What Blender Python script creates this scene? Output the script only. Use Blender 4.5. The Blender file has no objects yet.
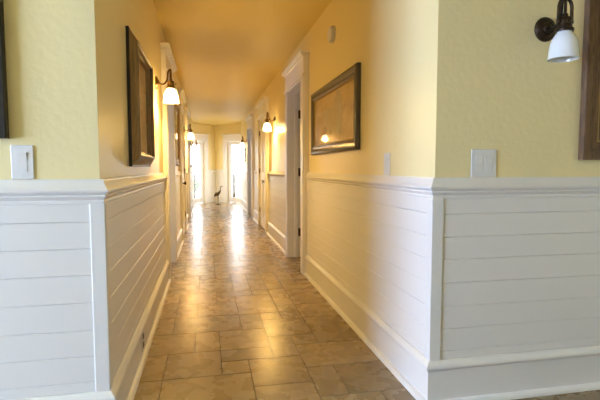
import bpy, bmesh, math, random
from mathutils import Vector, Matrix
random.seed(7)
C = bpy.context.scene.collection
PI = math.pi
XL, XR, YF, CE = -0.413, 1.013, 1.895, 2.46      # hall wall planes, front wall plane, ceiling
TH = 0.13                                          # wall thickness
# ------------------------------------------------------------------ materials
def new_mat(name):
    m = bpy.data.materials.new(name); m.use_nodes = True
    nt = m.node_tree; b = nt.nodes['Principled BSDF']
    return m, nt, b
def simple(name, col, rough=.5, metal=0., bump=0., bscale=60., var=0., vscale=6., spec=.5, bdist=.002):
    m, nt, b = new_mat(name)
    b.inputs['Base Color'].default_value = (*col, 1)
    b.inputs['Roughness'].default_value = rough
    b.inputs['Metallic'].default_value = metal
    b.inputs['Specular IOR Level'].default_value = spec
    tc = nt.nodes.new('ShaderNodeTexCoord')
    if var:
        n = nt.nodes.new('ShaderNodeTexNoise'); n.inputs['Scale'].default_value = vscale; n.inputs['Detail'].default_value = 4
        nt.links.new(tc.outputs['Object'], n.inputs['Vector'])
        mx = nt.nodes.new('ShaderNodeMix'); mx.data_type = 'RGBA'
        mx.inputs[6].default_value = (*[c*(1-var) for c in col], 1); mx.inputs[7].default_value = (*[min(1, c*(1+var)) for c in col], 1)
        nt.links.new(n.outputs['Fac'], mx.inputs[0]); nt.links.new(mx.outputs[2], b.inputs['Base Color'])
    if bump:
        n2 = nt.nodes.new('ShaderNodeTexNoise'); n2.inputs['Scale'].default_value = bscale; n2.inputs['Detail'].default_value = 3
        nt.links.new(tc.outputs['Object'], n2.inputs['Vector'])
        bp = nt.nodes.new('ShaderNodeBump'); bp.inputs['Strength'].default_value = bump; bp.inputs['Distance'].default_value = bdist
        nt.links.new(n2.outputs['Fac'], bp.inputs['Height']); nt.links.new(bp.outputs['Normal'], b.inputs['Normal'])
    return m
M = {}
WALL = (.85, .73, .405)
M['paint'] = simple('yellow_wall_paint', WALL, .34, bump=.42, bscale=38, bdist=.004, spec=.5)
M['ceil'] = simple('ceiling_paint', (.81, .67, .27), .5, bump=.4, bscale=30, bdist=.004, spec=.35)
M['entry'] = simple('pale_grey_entry_paint', (.42, .31, .20), .6, bump=.4, bscale=38)
M['white'] = simple('white_gloss_paint', (.79, .77, .75), .33, bump=.05, bscale=20)
M['door'] = simple('white_door_paint', (.79, .77, .75), .35)
M['plastic'] = simple('white_plastic', (.76, .75, .74), .35)
M['slot'] = simple('dark_slot', (.02, .018, .016), .6)
M['bronze'] = simple('dark_bronze', (.055, .036, .024), .32, .85, var=.4, vscale=40)
M['brass'] = simple('aged_brass', (.20, .115, .045), .33, .9, var=.3, vscale=40)
M['steel'] = simple('dark_hinge_metal', (.10, .075, .05), .35, .9)
M['blackframe'] = simple('black_frame_lacquer', (.016, .014, .013), .3, var=.2)
M['opal'] = simple('opal_glass', (.80, .81, .82), .12, spec=.6)
M['wicker'] = simple('weathered_tan_wood', (.048, .030, .018), .7, var=.3, vscale=30)
M['deck'] = simple('porch_deck_paint', (.55, .53, .5), .6, var=.1)
M['leaf'] = simple('shrub_leaf', (.07, .13, .035), .6, var=.4, vscale=8)
M['stem'] = simple('shrub_stem', (.12, .08, .05), .8)
M['lawn'] = simple('lawn_grass', (.16, .24, .07), .9, var=.3, vscale=3)
M['mat_board'] = simple('cream_mat_board', (.5, .42, .26), .7)
def wood(name, c1, c2, scale=6, rough=.4):
    m, nt, b = new_mat(name)
    tc = nt.nodes.new('ShaderNodeTexCoord'); mp = nt.nodes.new('ShaderNodeMapping')
    mp.inputs['Scale'].default_value = (14, 14, 1.6)
    n = nt.nodes.new('ShaderNodeTexNoise'); n.inputs['Scale'].default_value = scale; n.inputs['Detail'].default_value = 6
    n.inputs['Distortion'].default_value = 1.2
    cr = nt.nodes.new('ShaderNodeValToRGB')
    cr.color_ramp.elements[0].position = .3; cr.color_ramp.elements[0].color = (*c1, 1)
    cr.color_ramp.elements[1].position = .72; cr.color_ramp.elements[1].color = (*c2, 1)
    nt.links.new(tc.outputs['Object'], mp.inputs['Vector']); nt.links.new(mp.outputs['Vector'], n.inputs['Vector'])
    nt.links.new(n.outputs['Fac'], cr.inputs['Fac']); nt.links.new(cr.outputs['Color'], b.inputs['Base Color'])
    b.inputs['Roughness'].default_value = rough
    return m
M['walnut'] = wood('walnut_frame', (.06, .030, .013), (.21, .11, .045), rough=.55)
M['brownframe'] = wood('brown_frame', (.13, .08, .036), (.34, .23, .11), rough=.45)
M['goldlip'] = simple('gilt_lip', (.36, .23, .08), .35, .7)
M['greyframe'] = wood('bronze_frame', (.050, .040, .026), (.125, .098, .062), 5, .28)
def glass(name):
    m = bpy.data.materials.new(name); m.use_nodes = True; nt = m.node_tree
    nt.nodes.remove(nt.nodes['Principled BSDF'])
    t = nt.nodes.new('ShaderNodeBsdfTransparent'); g = nt.nodes.new('ShaderNodeBsdfGlossy'); g.inputs['Roughness'].default_value = .03
    f = nt.nodes.new('ShaderNodeFresnel'); f.inputs['IOR'].default_value = 1.45
    mx = nt.nodes.new('ShaderNodeMixShader')
    gm = nt.nodes.new('ShaderNodeNewGeometry'); mm = nt.nodes.new('ShaderNodeMath'); mm.operation = 'MULTIPLY_ADD'; mm.inputs[1].default_value = -1; mm.inputs[2].default_value = 1
    nt.links.new(gm.outputs['Backfacing'], mm.inputs[0])
    m2 = nt.nodes.new('ShaderNodeMath'); m2.operation = 'MULTIPLY'
    nt.links.new(mm.outputs[0], m2.inputs[0]); nt.links.new(f.outputs[0], m2.inputs[1])
    nt.links.new(m2.outputs[0], mx.inputs[0]); nt.links.new(t.outputs[0], mx.inputs[1]); nt.links.new(g.outputs[0], mx.inputs[2])
    nt.links.new(mx.outputs[0], nt.nodes['Material Output'].inputs['Surface'])
    return m
M['glass'] = glass('clear_glass')
def lit_shade():
    m, nt, b = new_mat('lit_opal_glass')
    b.inputs['Base Color'].default_value = (.85, .8, .7, 1); b.inputs['Roughness'].default_value = .15
    b.inputs['Emission Color'].default_value = (1, .80, .50, 1); b.inputs['Emission Strength'].default_value = 5.0
    tr = nt.nodes.new('ShaderNodeBsdfTransparent'); mx = nt.nodes.new('ShaderNodeMixShader'); mx.inputs[0].default_value = .62
    nt.links.new(tr.outputs[0], mx.inputs[1]); nt.links.new(b.outputs[0], mx.inputs[2]); nt.links.new(mx.outputs[0], nt.nodes['Material Output'].inputs['Surface'])
    return m
M['lit'] = lit_shade()
def bulb_mat():
    m, nt, b = new_mat('lamp_bulb_glow')
    b.inputs['Emission Color'].default_value = (1, .72, .38, 1); b.inputs['Emission Strength'].default_value = 12
    return m
M['bulb'] = bulb_mat()
def art_mat(name, cols, scale, mscale=(1, 1, 1), rough=.6):
    m, nt, b = new_mat(name)
    tc = nt.nodes.new('ShaderNodeTexCoord'); mp = nt.nodes.new('ShaderNodeMapping'); mp.inputs['Scale'].default_value = mscale
    n = nt.nodes.new('ShaderNodeTexNoise'); n.inputs['Scale'].default_value = scale; n.inputs['Detail'].default_value = 7; n.inputs['Roughness'].default_value = .6
    cr = nt.nodes.new('ShaderNodeValToRGB'); els = cr.color_ramp.elements
    while len(els) < len(cols): els.new(.5)
    for i, c in enumerate(cols):
        els[i].position = .3 + .4*i/(len(cols)-1); els[i].color = (*c, 1)
    nt.links.new(tc.outputs['Object'], mp.inputs['Vector']); nt.links.new(mp.outputs['Vector'], n.inputs['Vector'])
    nt.links.new(n.outputs['Fac'], cr.inputs['Fac']); nt.links.new(cr.outputs['Color'], b.inputs['Base Color'])
    b.inputs['Roughness'].default_value = rough
    return m
M['sepia'] = art_mat('sepia_print', [(.42, .29, .14), (.60, .45, .25), (.74, .61, .40)], 3.2, (1, 1.2, 2.4))
M['darkart'] = art_mat('dark_print', [(.05, .035, .02), (.12, .085, .045), (.26, .19, .10)], 3)
M['paleart'] = art_mat('pale_print', [(.35, .3, .2), (.5, .44, .32), (.62, .56, .45)], 4)
M['reflection_pale'] = simple('pale_reflection_tint', (.50, .44, .33), .6, var=.2)
def tile_mat():
    m, nt, b = new_mat('travertine_tile')
    at = nt.nodes.new('ShaderNodeAttribute'); at.attribute_name = 'tone'
    tc = nt.nodes.new('ShaderNodeTexCoord')
    off = nt.nodes.new('ShaderNodeVectorMath'); off.operation = 'MULTIPLY_ADD'
    comb = nt.nodes.new('ShaderNodeCombineXYZ')
    for k in range(3): nt.links.new(at.outputs['Fac'], comb.inputs[k])
    off.inputs[1].default_value = (37, 53, 71)
    nt.links.new(comb.outputs[0], off.inputs[0]); nt.links.new(tc.outputs['Object'], off.inputs[2])
    n1 = nt.nodes.new('ShaderNodeTexNoise'); n1.inputs['Scale'].default_value = 3.2; n1.inputs['Detail'].default_value = 3; n1.inputs['Roughness'].default_value = .5; n1.inputs['Distortion'].default_value = 0
    mp = nt.nodes.new('ShaderNodeMapping'); mp.inputs['Scale'].default_value = (1, 2.2, 1)
    nt.links.new(off.outputs[0], mp.inputs['Vector']); nt.links.new(mp.outputs[0], n1.inputs['Vector'])
    cr = nt.nodes.new('ShaderNodeValToRGB'); e = cr.color_ramp.elements
    e[0].position = .2; e[0].color = (.245, .172, .088, 1); e[1].position = .8; e[1].color = (.315, .232, .128, 1)
    k = e.new(.5); k.color = (.28, .20, .106, 1)
    nt.links.new(n1.outputs['Fac'], cr.inputs['Fac'])
    mr = nt.nodes.new('ShaderNodeMapRange'); mr.inputs[3].default_value = .78; mr.inputs[4].default_value = 1.14
    nt.links.new(at.outputs['Fac'], mr.inputs[0])
    vm = nt.nodes.new('ShaderNodeVectorMath'); vm.operation = 'SCALE'
    nt.links.new(cr.outputs['Color'], vm.inputs[0]); nt.links.new(mr.outputs[0], vm.inputs['Scale'])
    nt.links.new(vm.outputs[0], b.inputs['Base Color'])
    n2 = nt.nodes.new('ShaderNodeTexNoise'); n2.inputs['Scale'].default_value = 9; n2.inputs['Detail'].default_value = 4
    nt.links.new(off.outputs[0], n2.inputs['Vector'])
    mr2 = nt.nodes.new('ShaderNodeMapRange'); mr2.inputs[3].default_value = .22; mr2.inputs[4].default_value = .33
    nt.links.new(n2.outputs['Fac'], mr2.inputs[0]); nt.links.new(mr2.outputs[0], b.inputs['Roughness'])
    bp = nt.nodes.new('ShaderNodeBump'); bp.inputs['Strength'].default_value = .12; bp.inputs['Distance'].default_value = .002
    nt.links.new(n2.outputs['Fac'], bp.inputs['Height']); nt.links.new(bp.outputs[0], b.inputs['Normal'])
    b.inputs['Specular IOR Level'].default_value = .55
    return m
M['tile'] = tile_mat()
M['grout'] = simple('brown_grout', (.095, .062, .032), .8, bump=.3, bscale=90)

# ------------------------------------------------------------------ mesh builder
def world_loc(o):
    v = Vector((0, 0, 0))
    while o is not None: v += o.location; o = o.parent
    return v
class MB:
    def __init__(s): s.v = []; s.f = []
    def add(s, vs, fs):
        k = len(s.v); s.v += [Vector(p) for p in vs]; s.f += [tuple(i+k for i in f) for f in fs]; return s
    def box(s, x0, x1, y0, y1, z0, z1):
        x0, x1 = sorted((x0, x1)); y0, y1 = sorted((y0, y1)); z0, z1 = sorted((z0, z1))
        return s.add([(x0,y0,z0),(x1,y0,z0),(x1,y1,z0),(x0,y1,z0),(x0,y0,z1),(x1,y0,z1),(x1,y1,z1),(x0,y1,z1)],
                     [(0,3,2,1),(4,5,6,7),(0,1,5,4),(1,2,6,5),(2,3,7,6),(3,0,4,7)])
    def obox(s, fr, u0, u1, n0, n1, z0, z1):
        """box in a frame fr=(origin,u,n): u along, n out, z up"""
        o, u, n = fr; Z = Vector((0,0,1))
        vs = [o+u*a+n*b+Z*c for c in (z0,z1) for a,b in ((u0,n0),(u1,n0),(u1,n1),(u0,n1))]
        return s.add(vs, [(0,3,2,1),(4,5,6,7),(0,1,5,4),(1,2,6,5),(2,3,7,6),(3,0,4,7)])
    def sweep(s, path, prof, side):
        """profile (d,z) swept along a plan polyline, d measured to `side` (+1 left of travel), mitred"""
        P = [Vector((p[0], p[1])) for p in path]; n = len(P); m = len(prof); vs = []
        for i in range(n):
            ns = []
            if i > 0: d = (P[i]-P[i-1]).normalized(); ns.append(Vector((-d.y, d.x))*side)
            if i < n-1: d = (P[i+1]-P[i]).normalized(); ns.append(Vector((-d.y, d.x))*side)
            if len(ns) == 1: mv = ns[0]
            else:
                a = ns[0]+ns[1]; a.normalize(); mv = a/max(.2, a.dot(ns[0]))
            for d, z in prof: vs.append((P[i].x+mv.x*d, P[i].y+mv.y*d, z))
        fs = []
        for i in range(n-1):
            for j in range(m):
                a = i*m+j; b = i*m+(j+1) % m; fs.append((a, b, b+m, a+m))
        fs.append(tuple(range(m))[::-1]); fs.append(tuple((n-1)*m+j for j in range(m)))
        return s.add(vs, fs)
    def frame(s, fr, u0, u1, z0, z1, prof):
        """mitred rectangular frame on a wall; prof (w inward, h out)"""
        o, u, n = fr; Z = Vector((0,0,1)); m = len(prof); vs = []
        for su, sz, cu, cz in ((u0,z0,1,1),(u1,z0,-1,1),(u1,z1,-1,-1),(u0,z1,1,-1)):
            for w, h in prof: vs.append(o+u*(su+cu*w)+Z*(sz+cz*w)+n*h)
        fs = []
        for i in range(4):
            k = (i+1) % 4
            for j in range(m):
                l = (j+1) % m; fs.append((i*m+j, i*m+l, k*m+l, k*m+j))
        return s.add(vs, fs)
    def lathe(s, c, ax, prof, seg=24):
        """closed revolve: prof (r, h) about axis ax through c"""
        c = Vector(c); ax = Vector(ax).normalized()
        e = ax.orthogonal().normalized(); g = ax.cross(e); m = len(prof); vs = []
        for i in range(seg):
            t = 2*PI*i/seg; d = e*math.cos(t)+g*math.sin(t)
            for r, h in prof: vs.append(c+d*max(r, 1e-4)+ax*h)
        fs = [(i*m+j, i*m+j+1, ((i+1) % seg)*m+j+1, ((i+1) % seg)*m+j) for i in range(seg) for j in range(m-1)]
        return s.add(vs, fs)
    def tube(s, pts, rad, seg=10):
        pts = [Vector(p) for p in pts]; n = len(pts)
        if not hasattr(rad, '__len__'): rad = [rad]*n
        vs = []; e = None
        for i in range(n):
            t = (pts[min(i+1, n-1)]-pts[max(i-1, 0)]).normalized()
            e = t.orthogonal().normalized() if e is None else (e-t*e.dot(t)).normalized()
            g = t.cross(e)
            for k in range(seg):
                a = 2*PI*k/seg; vs.append(pts[i]+(e*math.cos(a)+g*math.sin(a))*rad[i])
        fs = [(i*seg+k, i*seg+(k+1) % seg, (i+1)*seg+(k+1) % seg, (i+1)*seg+k) for i in range(n-1) for k in range(seg)]
        fs += [tuple(range(seg))[::-1], tuple((n-1)*seg+k for k in range(seg))]
        return s.add(vs, fs)
    def build(s, name, mat, parent=None, smooth=False, bevel=0., solid=0.):
        me = bpy.data.meshes.new(name); o = bpy.data.objects.new(name, me); C.objects.link(o)
        if parent is not None:
            o.parent = parent; base = world_loc(parent)
        else: base = Vector((0,0,0))
        me.from_pydata([tuple(p-base) for p in s.v], [], s.f)
        bm = bmesh.new(); bm.from_mesh(me); bmesh.ops.recalc_face_normals(bm, faces=bm.faces); bm.to_mesh(me); bm.free()
        me.materials.append(M[mat] if isinstance(mat, str) else mat)
        if smooth:
            for p in me.polygons: p.use_smooth = True
            me.set_sharp_from_angle(angle=math.radians(40))
        if bevel:
            b = o.modifiers.new('b', 'BEVEL'); b.width = bevel; b.segments = 2; b.limit_method = 'ANGLE'
        return o
def smooth_path(pts, n=6):
    """Catmull-Rom"""
    P = [Vector(p) for p in pts]; P = [P[0]*2-P[1]]+P+[P[-1]*2-P[-2]]; out = []
    for i in range(1, len(P)-2):
        for k in range(n):
            t = k/n; a, b, c, d = P[i-1], P[i], P[i+1], P[i+2]
            out.append(.5*((2*b)+(c-a)*t+(2*a-5*b+4*c-d)*t*t+(3*b-a-3*c+d)*t**3))
    out.append(P[-2]); return out
def S(o): o['kind'] = 'structure'; return o
def empty(name, loc):
    o = bpy.data.objects.new(name, None); C.objects.link(o); o.location = loc; o.empty_display_size = .1; return o
def tag(o, label, cat, group=None):
    o['label'] = label; o['category'] = cat
    if group: o['group'] = group
    return o
def wall_frame(x=None, y=None, side=0, at=0):
    """frame on a wall: hall left (side -1, normal +x), hall right (side 1, normal -x), front (side 0, normal -y)"""
    if side == -1: return (Vector((XL, at, 0)), Vector((0, 1, 0)), Vector((1, 0, 0)))
    if side == 1: return (Vector((XR, at, 0)), Vector((0, 1, 0)), Vector((-1, 0, 0)))
    return (Vector((at, YF, 0)), Vector((1, 0, 0)), Vector((0, -1, 0)))

# ------------------------------------------------------------------ floor: modular tile pattern
UX, UY, OX, OY = .1525, .165, .215, 2.05
TILES = [  # c0, c1, j0, j1 in grid units, the ones that can be read near the camera
 (-3,-1,2,4),(-1,0,2,3),(-1,1,3,4),(0,2,1,3),(-3,0,0,2),(1,2,3,5),(2,3,4,5),(2,5,2,4),(2,3,0,2),(3,5,0,2),
 (-4,-2,4,6),(-2,-1,4,6),(-1,1,4,6),(-3,0,6,8),(-4,-3,6,8),(-2,0,8,10),(-3,-2,8,9),(-3,-2,9,10),(-3,-1,10,12),
 (-1,0,10,11),(-1,1,11,12),(0,2,8,11),(1,2,11,12),(0,1,6,8),(1,2,7,8),(1,3,5,7),(2,3,7,8),(2,3,8,9),(2,3,9,12),
 (0,1,12,16),(1,2,12,16),(-2,0,12,15),(-4,-2,12,14),(3,5,7,9),(3,5,4,7),(3,5,9,11),(0,3,-1,1),(-4,-3,2,4),(-4,-3,0,2),
]
TILES = [t if t != (0,3,-1,1) else (0,2,-1,1) for t in TILES]
occ = {}
for k, (a, b, c, d) in enumerate(TILES):
    for i in range(a, b):
        for j in range(c, d): occ[(i, j)] = k
def fill(c0, c1, j0, j1):
    sizes = [(2,3),(3,2),(2,2),(2,2),(2,1),(1,2),(3,2),(2,3),(1,1)]
    for j in range(j0, j1):
        for i in range(c0, c1):
            if (i, j) in occ: continue
            opts = sizes[:]; random.shuffle(opts); opts.append((1,1))
            for w, h in opts:
                if i+w > c1 or j+h > j1: continue
                if all((i+a, j+b) not in occ for a in range(w) for b in range(h)):
                    for a in range(w):
                        for b in range(h): occ[(i+a, j+b)] = len(TILES)
                    TILES.append((i, i+w, j, j+h)); break
fill(-7, 9, -1, 86)
fill(-33, 23, -36, -1)
fill(-33, 23, -1, 0)
verts = []; faces = []; tones = []
g, ch, dz = .0021, .0024, .0018
for a, b, c, d in TILES:
    x0, x1, y0, y1 = OX+UX*a+g, OX+UX*b-g, OY+UY*c+g, OY+UY*d-g
    k = len(verts)
    for e, z in ((0, -.004), (0, -dz), (ch, 0)):
        verts += [(x0+e,y0+e,z),(x1-e,y0+e,z),(x1-e,y1-e,z),(x0+e,y1-e,z)]
    tn = random.random(); fs = [(k+8,k+9,k+10,k+11)]
    for l in (0, 4):
        for q in range(4): fs.append((k+l+q, k+l+(q+1) % 4, k+l+4+(q+1) % 4, k+l+4+q))
    faces += fs; tones += [tn]*len(fs)
me = bpy.data.meshes.new('floor'); me.from_pydata(verts, [], faces); me.materials.append(M['tile'])
at = me.attributes.new('tone', 'FLOAT', 'FACE'); at.data.foreach_set('value', tones)
floor = S(bpy.data.objects.new('floor', me)); C.objects.link(floor)
gr = MB().box(-5.0, 3.9, -4.1, 16.2, -.08, -.0026).build('grout_bed', 'grout', floor); gr['kind'] = 'structure'

# ------------------------------------------------------------------ walls, ceiling
FX0, FX1, FY0 = -4.6, 2.9, -3.0                     # the entry hall the camera stands in
S(MB().box(FX0-.2, FX1+.2, FY0-.2, 15.6, CE, CE+.12).build('ceiling', 'ceil'))
DOORS_R = {1: (4.63, 5.47), 2: (7.64, 8.62), 4: (10.05, 11.0)}
DOORS_L = {1: (4.65, 5.44), 2: (7.05, 8.0), 4: (9.2, 10.15)}
HT = 2.02
YE = 13.87
def hall_wall(name, side, doors):
    m = MB(); xa = XL if side < 0 else XR; xb = xa+side*TH; y = YF
    for k in sorted(doors):
        a, b = doors[k]; m.box(xa, xb, y, a, 0, CE); m.box(xa, xb, a, b, HT, CE); y = b
    m.box(xa, xb, y, YE, 0, CE)
    return S(m.build(name, 'paint'))
hall_wall('wall_left', -1, DOORS_L); hall_wall('wall_right', 1, DOORS_R)
S(MB().box(FX0-.15, XL-TH, YF, YF+TH, 0, CE).build('wall_front_left', 'paint'))
S(MB().box(XR+TH, FX1+.15, YF, YF+TH, 0, CE).build('wall_front_right', 'paint'))
S(MB().box(FX1, FX1+.15, FY0-.15, YF, 0, CE).build('wall_entry_right', 'paint'))
# entry hall west wall with a wide window, south wall with two
WZ0, WZ1 = .45, 2.1
LW = [(-.9, 1.4)]
m = MB(); y = FY0-.15
for a, b in LW:
    m.box(FX0-.15, FX0, y, a, 0, CE); m.box(FX0-.15, FX0, a, b, 0, WZ0); m.box(FX0-.15, FX0, a, b, WZ1, CE); y = b
m.box(FX0-.15, FX0, y, YF+TH, 0, CE); S(m.build('wall_entry_left', 'entry'))
BW = []
m = MB(); x = FX0
for a, b in BW:
    m.box(x, a, FY0-.15, FY0, 0, CE); m.box(a, b, FY0-.15, FY0, 0, WZ0); m.box(a, b, FY0-.15, FY0, WZ1, CE); x = b
m.box(x, FX1, FY0-.15, FY0, 0, CE); S(m.build('wall_entry_back', 'entry'))
def window(n, fr, w):
    root = S(empty('window_%d' % n, fr[0]+Vector((0, 0, WZ0))))
    S(MB().frame(fr, 0, w, WZ0, WZ1, [(0,-.13),(0,.02),(.06,.02),(.06,-.13)]).build('window_frame', 'white', root, bevel=.004))
    mm = MB()
    for q in (w/2,): mm.obox(fr, q-.02, q+.02, -.1, -.05, WZ0+.06, WZ1-.06)
    mm.obox(fr, .06, w-.06, -.1, -.05, (WZ0+WZ1)/2-.02, (WZ0+WZ1)/2+.02)
    S(mm.build('muntin', 'white', root))
    S(MB().obox(fr, .06, w-.06, -.078, -.072, WZ0+.06, WZ1-.06).build('pane', 'glass', root))
    S(MB().obox(fr, -.06, w+.06, 0, .05, WZ0-.035, WZ0-.002).build('window_sill', 'white', root, bevel=.004))
for a, b in LW: window(1, (Vector((FX0, a, 0)), Vector((0, 1, 0)), Vector((1, 0, 0))), b-a)
for i, (a, b) in enumerate(BW): window(2+i, (Vector((a, FY0, 0)), Vector((1, 0, 0)), Vector((0, 1, 0))), b-a)

# ------------------------------------------------------------------ trim
CAS = .13
FACE_L, FACE_R = XL+.048, XR-.063
RAIL = [(0,.958),(.014,.958),(.017,.962),(.017,.972),(.014,.976),(.020,.981),(.026,.990),(.022,.996),(.030,1.001),(.036,1.008),(.036,1.016),
        (.030,1.022),(.024,1.034),(.018,1.047),(.016,1.050),(.016,1.057),(0,1.057)]
BASE = [(0,0),(.030,0),(.030,.165),(.040,.172),(.043,.182),(.040,.192),(.032,.198),(.024,.210),(0,.210)]
SHOE = [(.028,0),(.055,0),(.054,.010),(.048,.018),(.040,.023),(.028,.025)]
PL = [.21,.25,.355,.46,.57,.68,.785,.89,.960]
def plank_prof(a, b, d=.016, c=.0024, gp=.0004):
    a += gp; b -= gp
    return [(.004,a),(d-c,a),(d,a+c),(d,b-c),(d-c,b),(.004,b)]
def wain(name_side, path, side, n0):
    """rail, base, shoe and plank wainscot along one polyline"""
    m = MB(); m.sweep(path, RAIL, side); S(m.build('trim_%d' % n0, 'white', smooth=True))
    b = S(MB().sweep(path, BASE, side).build('baseboard_'+name_side, 'white', smooth=True))
    S(MB().sweep(path, SHOE, side).build('shoe_moulding', 'white', b, smooth=True))
    w = MB(); w.sweep(path, [(0,.2),(.006,.2),(.006,.96),(0,.96)], side)
    for a, c in zip(PL, PL[1:]): w.sweep(path, plank_prof(a, c), side)
    S(w.build('trim_%d' % (n0+1), 'white'))
L1, L2, L4 = DOORS_L[1], DOORS_L[2], DOORS_L[4]
R1, R2, R4 = DOORS_R[1], DOORS_R[2], DOORS_R[4]
wain('left', [(FX0, YF), (XL, YF), (XL, L1[0]-CAS)], -1, 1)
wain('left_middle', [(XL, L1[1]+CAS), (XL, L2[0]-CAS)], -1, 3)
wain('left_centre', [(XL, L2[1]+CAS), (XL, L4[0]-CAS)], -1, 5)
wain('left_far', [(XL, L4[1]+CAS), (XL, YE)], -1, 7)
wain('right', [(XR, R1[0]-CAS), (XR, YF), (FX1, YF)], -1, 9)
wain('right_middle', [(XR, R2[0]-CAS), (XR, R1[1]+CAS)], -1, 11)
wain('right_centre', [(XR, R4[0]-CAS), (XR, R2[1]+CAS)], -1, 13)
wain('right_far', [(XR, YE), (XR, R4[1]+CAS)], -1, 15)
# corner boards
def corner(n, x, s):
    m = MB(); w = .036
    xf = x+s*.022; yf = YF-.022                       # outer faces
    m.box(xf, x-s*w, yf, YF-.001, .205, .962); m.box(xf, x, YF-.002, YF+w, .205, .962)
    S(m.build('trim_%d' % n, 'white', bevel=.004))
corner(17, XL, 1); corner(18, XR, -1)

# ------------------------------------------------------------------ doors of the hall
def door(n, side, op, mode, panel_y=None, knob_y=None):
    fr = wall_frame(side=side); n_ = fr[2]; d = (FACE_L-XL) if side < 0 else (XR-FACE_R)
    a, b = op
    root = S(empty('door_%d' % n, (XL if side < 0 else XR, (a+b)/2, 0)))
    for q0, q1 in ((a-CAS, a), (b, b+CAS)):
        m = MB().obox(fr, q0, q1, 0, d-.012, 0, HT); m.obox(fr, q0+.012, q1-.012, 0, d, 0, HT)
        S(m.build('casing', 'white', root, bevel=.003))
    m = MB().obox(fr, a-CAS-.012, b+CAS+.012, 0, d+.010, HT, HT+.022); m.obox(fr, a-CAS, b+CAS, 0, d-.005, HT+.022, HT+.19)
    S(m.build('header', 'white', root, bevel=.003))
    pr = [(0,0),(d+.004,0),(d+.012,.014),(d+.026,.028),(d+.032,.036),(d+.034,.060),(0,.060)]
    m = MB(); m.obox(fr, a-CAS-.006, b+CAS+.006, 0, d+.006, HT+.188, HT+.205)
    m.obox(fr, a-CAS-.020, b+CAS+.020, 0, d+.022, HT+.205, HT+.222); m.obox(fr, a-CAS-.034, b+CAS+.034, 0, d+.036, HT+.222, HT+.250)
    S(m.build('crown', 'white', root, bevel=.005))
    m = MB().obox(fr, a, a+.018, -TH-.005, d-.004, 0, HT); m.obox(fr, b-.018, b, -TH-.005, d-.004, 0, HT); m.obox(fr, a, b, -TH-.005, d-.004, HT-.018, HT)
    S(m.build('jamb', 'white', root, bevel=.002))
    m = MB().obox(fr, a+.018, a+.03, -.075, -.035, 0, HT-.018); m.obox(fr, b-.03, b-.018, -.075, -.035, 0, HT-.018); m.obox(fr, a+.018, b-.018, -.075, -.035, HT-.03, HT-.018)
    if mode == 'open': S(m.build('door_stop', 'white', root))
    def leaf(f, w, knob_u, knob_n, t=.04):
        l = MB().obox(f, 0, w, 0, t, .012, HT-.024)
        o = S(l.build('door_leaf', 'door', root, bevel=.003))
        for z0, z1 in ((.20, .86), (1.02, 1.84)):
            p = MB()
            for sgn, n0 in ((1, t), (-1, 0)):
                for u0, u1 in ((.11, w/2-.04), (w/2+.04, w-.11)):
                    p.frame((f[0]+f[2]*n0, f[1], f[2]*sgn), u0, u1, z0, z1, [(0,-.001),(0,.007),(.012,.009),(.022,.002),(.022,-.001)])
            S(p.build('panel_moulding', 'door', o))
        kb = f[0]+f[1]*knob_u
        for sgn, n0 in ((1, t), (-1, 0)):
            c = kb+f[2]*n0+Vector((0,0,.87))
            S(MB().lathe(c, f[2]*sgn, [(0,0),(.030,0),(.030,.005),(.010,.012),(.009,.035),(.022,.045),(.028,.058),(.022,.070),(0,.074)], 16).build('door_knob', 'bronze', o, smooth=True))
        return o
    if mode == 'closed':
        f = (fr[0]+fr[1]*(a+.021)+n_*(-.012), fr[1], n_)
        w = b-a-.042
        leaf(f, w, .06, 1)
        for z in (.31, 1.05, 1.75):
            S(MB().tube([fr[0]+fr[1]*(b-.020)+n_*.036+Vector((0,0,z-.045)), fr[0]+fr[1]*(b-.020)+n_*.036+Vector((0,0,z+.045))], .008, 8).build('hinge', 'steel', root))
        S(MB().obox(fr, a+.018, b-.018, -TH, .02, 0, .010).build('threshold', 'walnut', root))
    elif mode == 'open':
        # leaf swung into the room, hinged on the far jamb
        f = (fr[0]+fr[1]*(b-.062)+n_*(-TH-.012), -n_, fr[1])
        leaf(f, b-a-.045, b-a-.11, 1)
        for z in (.31, 1.05, 1.75):
            hp = MB().obox(fr, b-.0225, b-.0175, -TH+.004, -TH+.05, z-.05, z+.05)
            hp.tube([fr[0]+fr[1]*(b-.024)+n_*(-TH-.004)+Vector((0,0,z-.05)), fr[0]+fr[1]*(b-.024)+n_*(-TH-.004)+Vector((0,0,z+.05))], .008, 8)
            S(hp.build('hinge', 'steel', root))
    return root
door(1, 1, R1, 'open'); door(2, 1, R2, 'closed'); door(3, 1, R4, 'cased')
door(4, -1, L1, 'cased'); door(5, -1, L2, 'closed'); door(6, -1, L4, 'cased')
# rooms behind the open doorways
def room(name, side, y0, y1, depth=2.4, win=False):
    xa = (XL if side < 0 else XR)+side*TH; xb = xa+side*depth; t = side*.1
    m = MB()
    m.box(xb, xb+t, y0-.1, y1+.1, 0, CE)
    m.box(xa, xb, y0-.1, y0, 0, CE); m.box(xa, xb, y1, y1+.1, 0, CE)
    S(m.build('wall_'+name, 'paint'))
    f = S(MB().box(xa, xb+t, y0-.1, y1+.1, -.06, -.001).build('floor_'+name, 'grout'))
    S(MB().box(xa-side*.0, xb+t, y0-.1, y1+.1, CE, CE+.1).build('ceiling_'+name, 'ceil'))
room('side_room_right', 1, 4.1, 6.4); room('end_room_right', 1, 9.3, 12.0)
room('side_room_left', -1, 4.1, 6.2); room('end_room_left', -1, 8.3, 11.0)

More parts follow.
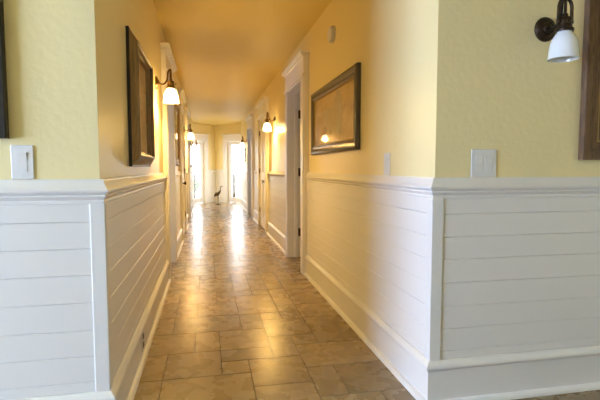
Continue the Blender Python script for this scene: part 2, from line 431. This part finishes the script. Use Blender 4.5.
# ------------------------------------------------------------------ bay at the end with two glazed doors
AP = Vector((.27, 14.9, 0)); Q = math.sqrt(.5)
def bay(n, s, tg):
    u = Vector((s*Q, -Q, 0)); nn = Vector((-s*Q, -Q, 0))    # along the wall away from the apex; normal into the hall
    fr = (AP, u, nn)
    T0, T1, HB = .47, 1.40, 1.96
    TE = (AP.y-YE)/Q
    w = MB(); w.obox(fr, -.0, T0, -.12, 0, 0, CE); w.obox(fr, T0, T1, -.12, 0, HB, CE); w.obox(fr, T1, TE+.12, -.12, 0, 0, CE)
    S(w.build('wall_bay_'+tg, 'paint'))
    root = S(empty('door_%d' % n, AP+u*((T0+T1)/2)))
    for q0, q1 in ((T0-.12, T0), (T1, T1+.1)):
        S(MB().obox(fr, q0, q1, 0, .03, 0, HB).build('casing', 'white', root, bevel=.003))
    S(MB().obox(fr, T0-.12, T1+.1, 0, .03, HB, HB+.16).build('header', 'white', root, bevel=.003))
    S(MB().obox(fr, T0-.15, T1+.13, 0, .06, HB+.16, HB+.20).build('crown', 'white', root, bevel=.006))
    m = MB().obox(fr, T0, T0+.03, -.12, .02, 0, HB); m.obox(fr, T1-.03, T1, -.12, .02, 0, HB); m.obox(fr, T0, T1, -.12, .02, HB-.03, HB)
    S(m.build('jamb', 'white', root))
    a, b = T0+.033, T1-.033
    m = MB().obox(fr, a, a+.14, -.08, -.035, .012, HB-.035); m.obox(fr, b-.12, b, -.08, -.035, .012, HB-.035)
    m.obox(fr, a+.14, b-.12, -.08, -.035, HB-.135, HB-.035); m.obox(fr, a+.14, b-.12, -.08, -.035, .012, .17)
    lf = S(m.build('door_leaf', 'door', root, bevel=.004))
    S(MB().obox(fr, a+.14, b-.12, -.061, -.055, .17, HB-.135).build('pane', 'glass', lf))
    # wainscot between the apex and the casing
    path = [(AP+u*(T0-.12)).to_2d(), AP.to_2d()]
    sd = -1 if (Vector((-(path[1]-path[0]).y, (path[1]-path[0]).x))).dot(nn.to_2d()) < 0 else 1
    m = MB(); m.sweep(path, RAIL, sd); S(m.build('trim_%d' % (19+2*n), 'white', smooth=True))
    bb = S(MB().sweep(path, BASE, sd).build('baseboard_bay_'+tg, 'white', smooth=True))
    wn = MB(); wn.sweep(path, [(0,.2),(.006,.2),(.006,.96),(0,.96)], sd)
    for z0, z1 in zip(PL, PL[1:]): wn.sweep(path, plank_prof(z0, z1), sd)
    S(wn.build('trim_%d' % (20+2*n), 'white'))
    # short return wall behind the hall's end
    xe = AP.x+s*TE*Q; xw = XL if s < 0 else XR
    S(MB().box(xw+s*TH, xe+s*.1, YE-.12, YE, 0, CE).build('wall_return_'+tg, 'paint'))
bay(7, -1, 'left'); bay(8, 1, 'right')

# ------------------------------------------------------------------ pictures
def picture(name, label, side, at, w, z0, z1, fmat, fw, depth, art, lip=None, matw=0, kind='classic', glazed=True):
    fr = wall_frame(side=side, at=at)
    root = tag(empty(name, fr[0]+Vector((0,0,z0))+fr[1]*(w/2)), label, 'picture')
    h = depth
    prof = [(0,.001),(0,h*.75),(.004,h*.9),(fw*.2,h),(fw*.42,h*.93),(fw*.55,h*.72),(fw*.72,h*.70),(fw*.86,h*.80),(fw,h*.62),(fw,.001)]
    if kind == 'plain': prof = [(0,.001),(0,h*.92),(.003,h),(fw*.7,h*.95),(fw*.8,h*.7),(fw,h*.62),(fw,.001)]
    if kind == 'sloped':
        prof = [(.0,.001),(.0,.017),(.006,.019),(.050,.050),(.054,.055),(.062,.056),(.066,.048),(.066,.034),(.078,.032),(fw,.018),(fw,.001)]
        MB().frame(fr, -.004, w+.004, z0-.004, z1+.004, [(0,.001),(0,.016),(.004,.018),(.012,.018),(.012,.001)]).build('outer_edge', 'blackframe', root)
    MB().frame(fr, 0, w, z0, z1, prof).build('frame', fmat, root, smooth=True)
    if lip: MB().frame(fr, fw-.001, w-fw+.001, z0+fw-.001, z1-fw+.001, [(0,h*.3),(0,h*.60),(.007,h*.64),(.012,h*.45),(.012,h*.3)]).build('inner_lip', lip, root, smooth=True)
    e = fw-.002
    if matw:
        MB().frame(fr, e, w-e, z0+e, z1-e, [(0,.008),(0,.013),(matw,.013),(matw+.002,.008)]).build('mat_board', 'mat_board', root)
    MB().obox(fr, e, w-e, .002, .008, z0+e, z1-e).build('artwork', art, root)
    if glazed: MB().obox(fr, e, w-e, .015, .0175, z0+e, z1-e).build('picture_glass', 'glass', root)
    return root
wide = picture('framed_picture', 'wide bronze framed sepia picture on the right hall wall beside the open doorway', 1, 2.925, 1.35, 1.225, 1.80, 'greyframe', .075, .036, 'sepia', 'goldlip', 0)
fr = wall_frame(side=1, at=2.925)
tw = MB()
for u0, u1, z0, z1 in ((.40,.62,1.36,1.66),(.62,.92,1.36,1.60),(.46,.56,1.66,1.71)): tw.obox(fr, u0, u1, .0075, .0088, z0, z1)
tw.build('painted_reflection', 'reflection_pale', wide)  # flat pale blocks on the artwork paint in a reflection of the opposite wall
picture('framed_picture', 'tall brown framed picture on the left hall wall before the first lit sconce', -1, 2.585, .80, 1.112, 1.845, 'brownframe', .085, .05, 'sepia', None, 0, 'sloped', False)
picture('framed_picture', 'brown framed picture on the left hall wall just past the first white doorway', -1, 5.85, .95, 1.13, 1.95, 'brownframe', .09, .035, 'darkart', 'goldlip')
picture('framed_picture', 'narrow dark framed picture far down the left hall wall next to the bright glazed door', -1, 11.25, 1.2, 1.12, 1.72, 'walnut', .06, .03, 'darkart')
picture('framed_picture', 'small dark framed picture far down the right hall wall, under the last sconce', 1, 12.2, .85, 1.28, 1.62, 'blackframe', .035, .025, 'paleart', None, .04)
picture('framed_picture', 'large dark walnut frame cut by the right edge of the photo, beside the unlit sconce', 0, 1.765, .8, 1.14, 2.02, 'walnut', .085, .035, 'darkart', 'goldlip')
picture('framed_picture', 'black framed picture cut by the left edge of the photo, above the left light switch', 0, -1.34, .615, 1.21, 1.92, 'blackframe', .05, .03, 'darkart', None, 0, 'plain')

# ------------------------------------------------------------------ sconces
OFF = .122
def sconce(label, side, at, z, lit):
    fr = wall_frame(side=side, at=at); n = fr[2]; u = fr[1]; Z = Vector((0,0,1))
    o = fr[0]+Z*z
    root = tag(empty('wall_sconce', o), label, 'wall lamp', 'hallway wall sconces')
    mt = 'brass' if lit else 'bronze'
    MB().lathe(o, n, [(0,.0),(.056,.0),(.056,.006),(.050,.013),(.046,.012),(.042,.017),(.030,.022),(.024,.020),(.020,.026),(.012,.030),(0,.031)], 32).build('backplate', mt, root, smooth=True)
    pts = smooth_path([o+n*.02, o+n*.045-Z*.012, o+n*.075-Z*.004, o+n*.095+Z*.035, o+n*.100+Z*.085, o+n*.112+Z*.108, o+n*OFF+Z*.110, o+n*OFF+Z*.098], 6)
    MB().tube(pts, .0075, 10).build('arm', mt, root, smooth=True)
    c = o+n*OFF
    # yoke: an arch over the socket
    arch = [c+u*(.033*math.cos(t))+Z*(.060+.040*math.sin(t)) for t in [PI*k/14 for k in range(15)]]
    arch = [c+u*.034-Z*.002]+arch+[c-u*.034-Z*.002]
    yk = MB().tube(arch, .0075, 10)
    for s in (-1, 1): yk.lathe(c+u*(s*.024)-Z*.002, u*s, [(0,0),(.009,0),(.011,.006),(.009,.014),(.005,.017),(0,.018)], 12)
    yk.build('yoke', mt, root, smooth=True)
    MB().lathe(c, Z, [(0,-.046),(.036,-.046),(.038,-.040),(.036,-.032),(.030,-.028),(.027,.002),(.031,.007),(.029,.014),(.014,.018),(.012,.032),(.007,.036),(.006,.098),(0,.1)], 24).build('socket', mt, root, smooth=True)
    kk = MB().tube([c-u*.02+n*.02-Z*.01, c-u*.02+n*.04-Z*.01], .003, 6); kk.lathe(c-u*.02+n*.04-Z*.01, n, [(0,0),(.008,0),(.008,.005),(0,.006)], 10)
    kk.build('switch_key', mt, root, smooth=True)
    outer = [(.030,-.042),(.032,-.052),(.043,-.064),(.052,-.082),(.0575,-.105),(.060,-.130),(.063,-.158),(.064,-.164)]
    inner = [(r-.0035, h) for r, h in outer[::-1]]
    sh = MB().lathe(c, Z, outer+inner+[outer[0]], 40).build('glass_shade', 'lit' if lit else 'opal', root, smooth=True)
    MB().lathe(c, Z, [(0,-.05),(.012,-.052),(.014,-.062),(.022,-.084),(.024,-.098),(.017,-.114),(0,-.120)], 20).build('bulb', 'bulb' if lit else 'opal', root, smooth=True)
    if lit:
        ld = bpy.data.lights.new('sconce_light', 'POINT'); ld.energy = lit; ld.color = (1, .61, .165); ld.shadow_soft_size = .022
        lo = bpy.data.objects.new('sconce_light', ld); C.objects.link(lo); lo.parent = root; lo.location = n*OFF+Z*(-.142)
    return root
E_ = 64
sconce('lit brass sconce with glowing bell shade on the left hall wall before the first doorway', -1, 4.02, 1.815, E_)
sconce('lit brass sconce on the right hall wall between the open doorway and the closed door', 1, 6.82, 1.82, E_)
sconce('second lit brass sconce down the left hall wall, past the closed door', -1, 8.72, 1.80, E_)
sconce('small last sconce at the far end of the right hall wall, above the small picture', 1, 11.8, 1.80, 22)
sconce('tiny farthest sconce on the left hall wall, against the bright glazed door', -1, 13.5, 1.80, 18)
sconce('unlit dark bronze sconce with white glass shade on the front wall at right', 0, 1.555, 1.745, 0)

# ------------------------------------------------------------------ switches, outlet, detector
def switch(label, side, at, z0, w, h, n):
    fr = wall_frame(side=side, at=at)
    root = tag(empty('light_switch', fr[0]+Vector((0,0,z0))+fr[1]*(w/2)), label, 'light switch')
    MB().obox(fr, 0, w, .0008, .006, z0, z0+h).build('switch_plate', 'plastic', root, bevel=.003)
    for k in range(n):
        cu = w*(k+.5)/n if n == 1 else w/2+(k-(n-1)/2)*.050
        rk = MB(); zc = z0+h*.5
        o, u, nn = fr
        pts = [(zc-.036,.0085),(zc+.0,.0065),(zc+.036,.0115)]
        vs = []
        for z, d in pts:
            for du in (-.0165, .0165): vs.append(o+u*(cu+du)+nn*d+Vector((0,0,z)))
        for z, d in pts:
            for du in (-.0165, .0165): vs.append(o+u*(cu+du)+nn*.004+Vector((0,0,z)))
        rk.add(vs, [(0,1,3,2),(2,3,5,4),(6,8,9,7),(8,10,11,9),(0,2,8,6),(2,4,10,8),(1,7,9,3),(3,9,11,5),(0,6,7,1),(4,5,11,10)])
        MB().frame((fr[0]+fr[2]*.0055, fr[1], fr[2]), cu-.0195, cu+.0195, zc-.039, zc+.039, [(0,0),(0,.0012),(.0025,.0012),(.0025,0)]).build('rocker_surround', 'plastic', root)
        rk.build('rocker', 'plastic', root)
        for zz in (zc-.053, zc+.053):
            MB().lathe(fr[0]+fr[1]*cu+fr[2]*.0055+Vector((0,0,zz)), fr[2], [(0,0),(.0035,0),(.003,.0012),(0,.0014)], 10).build('screw', 'plastic', root)
    return root
switch('white single rocker light switch on the front left wall above the chair rail', 0, -.722, 1.0585, .078, .128, 1)
switch('white double rocker light switch on the front right wall below the unlit sconce', 0, 1.190, 1.0585, .130, .128, 2)
switch('white light switch on the right hall wall between the wide picture and the corner', 1, 2.41, 1.0585, .085, .128, 1)
fr = wall_frame(side=-1, at=2.66); fr = (fr[0]+fr[2]*.030, fr[1], fr[2])
r = tag(empty('power_outlet', fr[0]+Vector((0,0,.03))), 'wall outlet set into the left hall baseboard near the floor', 'outlet')
MB().obox(fr, 0, .072, .0008, .006, .045, .160).build('outlet_plate', 'plastic', r, bevel=.002)
for zc in (.078, .127):
    MB().obox(fr, .018, .054, .004, .0085, zc-.016, zc+.016).build('receptacle', 'slot', r, bevel=.003)
fr = wall_frame(side=1, at=3.61)
r = tag(empty('smoke_detector', fr[0]+Vector((0,0,2.175))), 'round white detector high on the right hall wall above the wide picture', 'smoke detector')
c = fr[0]+Vector((0,0,2.175))
MB().lathe(c, fr[2], [(0,.0008),(.068,.0008),(.068,.012),(.064,.014),(0,.014)], 32).build('mounting_base', 'plastic', r, smooth=True)
MB().lathe(c, fr[2], [(0,.013),(.062,.013),(.064,.020),(.060,.034),(.045,.040),(.020,.041),(0,.041)], 32).build('cover', 'plastic', r, smooth=True)

# ------------------------------------------------------------------ heron statue at the end of the hall
hx, hy = .31, 13.85
r = tag(empty('heron_statue', (hx, hy, 0)), 'dark bronze standing heron statue on a small round base at the end of the hall', 'statue')
MB().lathe((hx, hy, 0), (0,0,1), [(0,.001),(.085,.001),(.085,.014),(.075,.022),(0,.024)], 24).build('base', 'bronze', r, smooth=True)
jt = [((-.11,.0,.245),.010),((-.07,0,.285),.042),((-.01,0,.335),.068),((.045,0,.375),.050),((.072,0,.42),.024),((.066,0,.475),.017),((.072,0,.525),.016),((.088,0,.548),.022),((.112,0,.545),.010),((.150,0,.535),.004)]
ed = [(i, i+1) for i in range(len(jt)-1)]
lg = []
for s in (-1, 1):
    k = len(jt); jt += [((-.005,s*.022,.27),.018),((.0,s*.024,.16),.010),((-.008,s*.024,.02),.009),((.03,s*.026,.026),.007)]
    ed += [(2, k), (k, k+1), (k+1, k+2), (k+2, k+3)]
me = bpy.data.meshes.new('body'); me.from_pydata([p for p, _ in jt], ed, [])
ho = bpy.data.objects.new('body', me); C.objects.link(ho); ho.parent = r
me.materials.append(M['bronze'])
sk = ho.modifiers.new('skin', 'SKIN'); sk.use_smooth_shade = True
for i, (_, rad) in enumerate(jt):
    me.skin_vertices[0].data[i].radius = (rad, rad*.8 if i < 6 else rad)
me.skin_vertices[0].data[2].use_root = True
sb = ho.modifiers.new('sub', 'SUBSURF'); sb.levels = 2; sb.render_levels = 2
MB().tube([(hx-.02,hy,.36),(hx-.08,hy,.30),(hx-.125,hy,.225)], [.03,.03,.004], 8).build('tail', 'bronze', r, smooth=True)

# ------------------------------------------------------------------ porch and garden beyond the glazed doors
S(MB().box(-6, 7, 15.05, 22, -.10, -.02).build('floor_porch', 'deck'))
S(MB().box(-30, 30, 22, 60, -.5, -.30).build('ground', 'lawn'))
def railing(label, p0, p1, nb):
    p0, p1 = Vector((*p0, 0)), Vector((*p1, 0)); d = (p1-p0); L = d.length; d.normalize()
    f = (p0, d, Vector((-d.y, d.x, 0)))
    root = tag(empty('porch_railing', p0-Vector((0,0,.02))), label, 'railing')
    for q in (0, L): 
        pm = MB().obox(f, q-.05, q+.05, -.05, .05, -.02, .86); pm.obox(f, q-.062, q+.062, -.062, .062, .86, .89)
        pm.build('newel_post', 'wicker', root, bevel=.005)
    MB().obox(f, .05, L-.05, -.035, .035, .76, .80).build('top_rail', 'white', root, bevel=.004)
    MB().obox(f, .05, L-.05, -.03, .03, .08, .12).build('bottom_rail', 'white', root, bevel=.004)
    for k in range(nb):
        q = .05+(L-.1)*(k+1)/(nb+1)
        MB().obox(f, q-.016, q+.016, -.016, .016, .12, .76).build('baluster', 'white', root)
railing('porch railing with tan newel posts outside the right glazed door', (.88, 15.6), (1.22, 16.9), 5)
railing('porch railing with a tan newel post outside the left glazed door', (-.46, 16.3), (-.80, 18.0), 6)
def shrub(label, x, y, h, rw):
    root = tag(empty('garden_shrub', (x, y, -.3)), label, 'shrub', 'shrubs beyond the porch')
    st = MB()
    for k in range(5):
        a = k*1.3; st.tube([(x, y, -.3), (x+.15*math.cos(a), y+.15*math.sin(a), h*.4), (x+.3*rw*math.cos(a), y+.3*rw*math.sin(a), h*.75)], [.03,.02,.008], 6)
    st.build('stem', 'stem', root)
    m = MB()
    for k in range(900):
        while True:
            p = Vector((random.uniform(-1,1), random.uniform(-1,1), random.uniform(-1,1)))
            if .35 < p.length < 1: break
        c = Vector((x+p.x*rw, y+p.y*rw, h*.42+p.z*h*.62-.05))
        a = Vector((random.uniform(-1,1), random.uniform(-1,1), random.uniform(-.6,.6))).normalized(); b = a.orthogonal().normalized()
        s = random.uniform(.05, .10)
        m.add([c-a*s, c+b*s*.5, c+a*s, c-b*s*.5], [(0,1,2,3)])
    m.build('foliage', 'leaf', root)
shrub('pale green shrub seen through the left glazed door, left one', -1.05, 23.5, .75, .75)
shrub('pale green shrub seen through the left glazed door, right one', .45, 25.6, .7, .8)

# ------------------------------------------------------------------ light
w = bpy.data.worlds.new('World'); bpy.context.scene.world = w; w.use_nodes = True
bg = w.node_tree.nodes['Background']; bg.inputs['Color'].default_value = (.86, .93, 1, 1); bg.inputs['Strength'].default_value = 13.0
def area(name, loc, dirv, sx, sy, e, col, portal=False, spread=PI):
    d = bpy.data.lights.new(name, 'AREA'); d.shape = 'RECTANGLE'; d.size = sx; d.size_y = sy; d.energy = e; d.color = col; d.spread = spread
    if portal: d.cycles.is_portal = True
    o = bpy.data.objects.new(name, d); C.objects.link(o); o.location = loc
    o.rotation_euler = Vector(dirv).to_track_quat('-Z', 'Y').to_euler()
    return o
DAY = (.345, .56, 1.0)
for a, b in LW: area('window_daylight', (FX0-.16, (a+b)/2, (WZ0+WZ1)/2), (1, 0, 0), b-a, WZ1-WZ0, 410, DAY)
for a, b in BW: area('window_daylight', ((a+b)/2, FY0-.16, (WZ0+WZ1)/2), (0, 1, 0), b-a, WZ1-WZ0, 5, DAY)
for s in (-1, 1):
    u = Vector((s*Q, -Q, 0)); nn = Vector((-s*Q, -Q, 0)); c = AP+u*.935+nn*-.14+Vector((0,0,.99))
    area('glazed_door_sky', c, nn, .93, 1.96, 1, (1,1,1), True)
# area lights added in the windowless side rooms, brightening jambs and header like daylight
area('room_fill_light', (XR+TH+2.3, 10.0, 1.5), (-1, .25, 0), 1.0, 1.2, 28, DAY)
area('room_fill_light', (XL-TH-2.3, 9.3, 1.5), (1, .25, 0), 1.0, 1.2, 28, DAY)
area('room_fill_light', (XR+TH+2.3, 4.8, 1.5), (-1, .15, 0), 1.0, 1.2, 5, DAY)
area('room_fill_light', (XL-TH-2.3, 4.8, 1.2), (1, .1, .1), 1.0, 1.2, 34, DAY)

# ------------------------------------------------------------------ camera
F, PIT, YAW = 453., .0704, .2016
cd = bpy.data.cameras.new('camera'); cd.sensor_fit = 'HORIZONTAL'; cd.sensor_width = 36; cd.lens = F/600*36; cd.clip_start = .05; cd.clip_end = 200
cam = bpy.data.objects.new('camera', cd); C.objects.link(cam)
c_, s_ = math.cos(YAW), math.sin(YAW)
rt = Vector((c_, -s_, 0)); fw = Vector((s_*math.cos(PIT), c_*math.cos(PIT), -math.sin(PIT))); up = rt.cross(fw)
mx = Matrix((( rt.x, up.x, -fw.x, 0), (rt.y, up.y, -fw.y, 0), (rt.z, up.z, -fw.z, 1.10), (0, 0, 0, 1)))
cam.matrix_world = mx
sc = bpy.context.scene; sc.camera = cam
sc.view_settings.view_transform = 'Standard'; sc.view_settings.look = 'None'; sc.view_settings.gamma = 1; sc.view_settings.use_curve_mapping = False
sc.view_settings.exposure = 0.0
sc.cycles.use_denoising = True
sc.cycles.max_bounces = 10; sc.cycles.diffuse_bounces = 6; sc.cycles.transparent_max_bounces = 12
sc.cycles.sample_clamp_indirect = 6
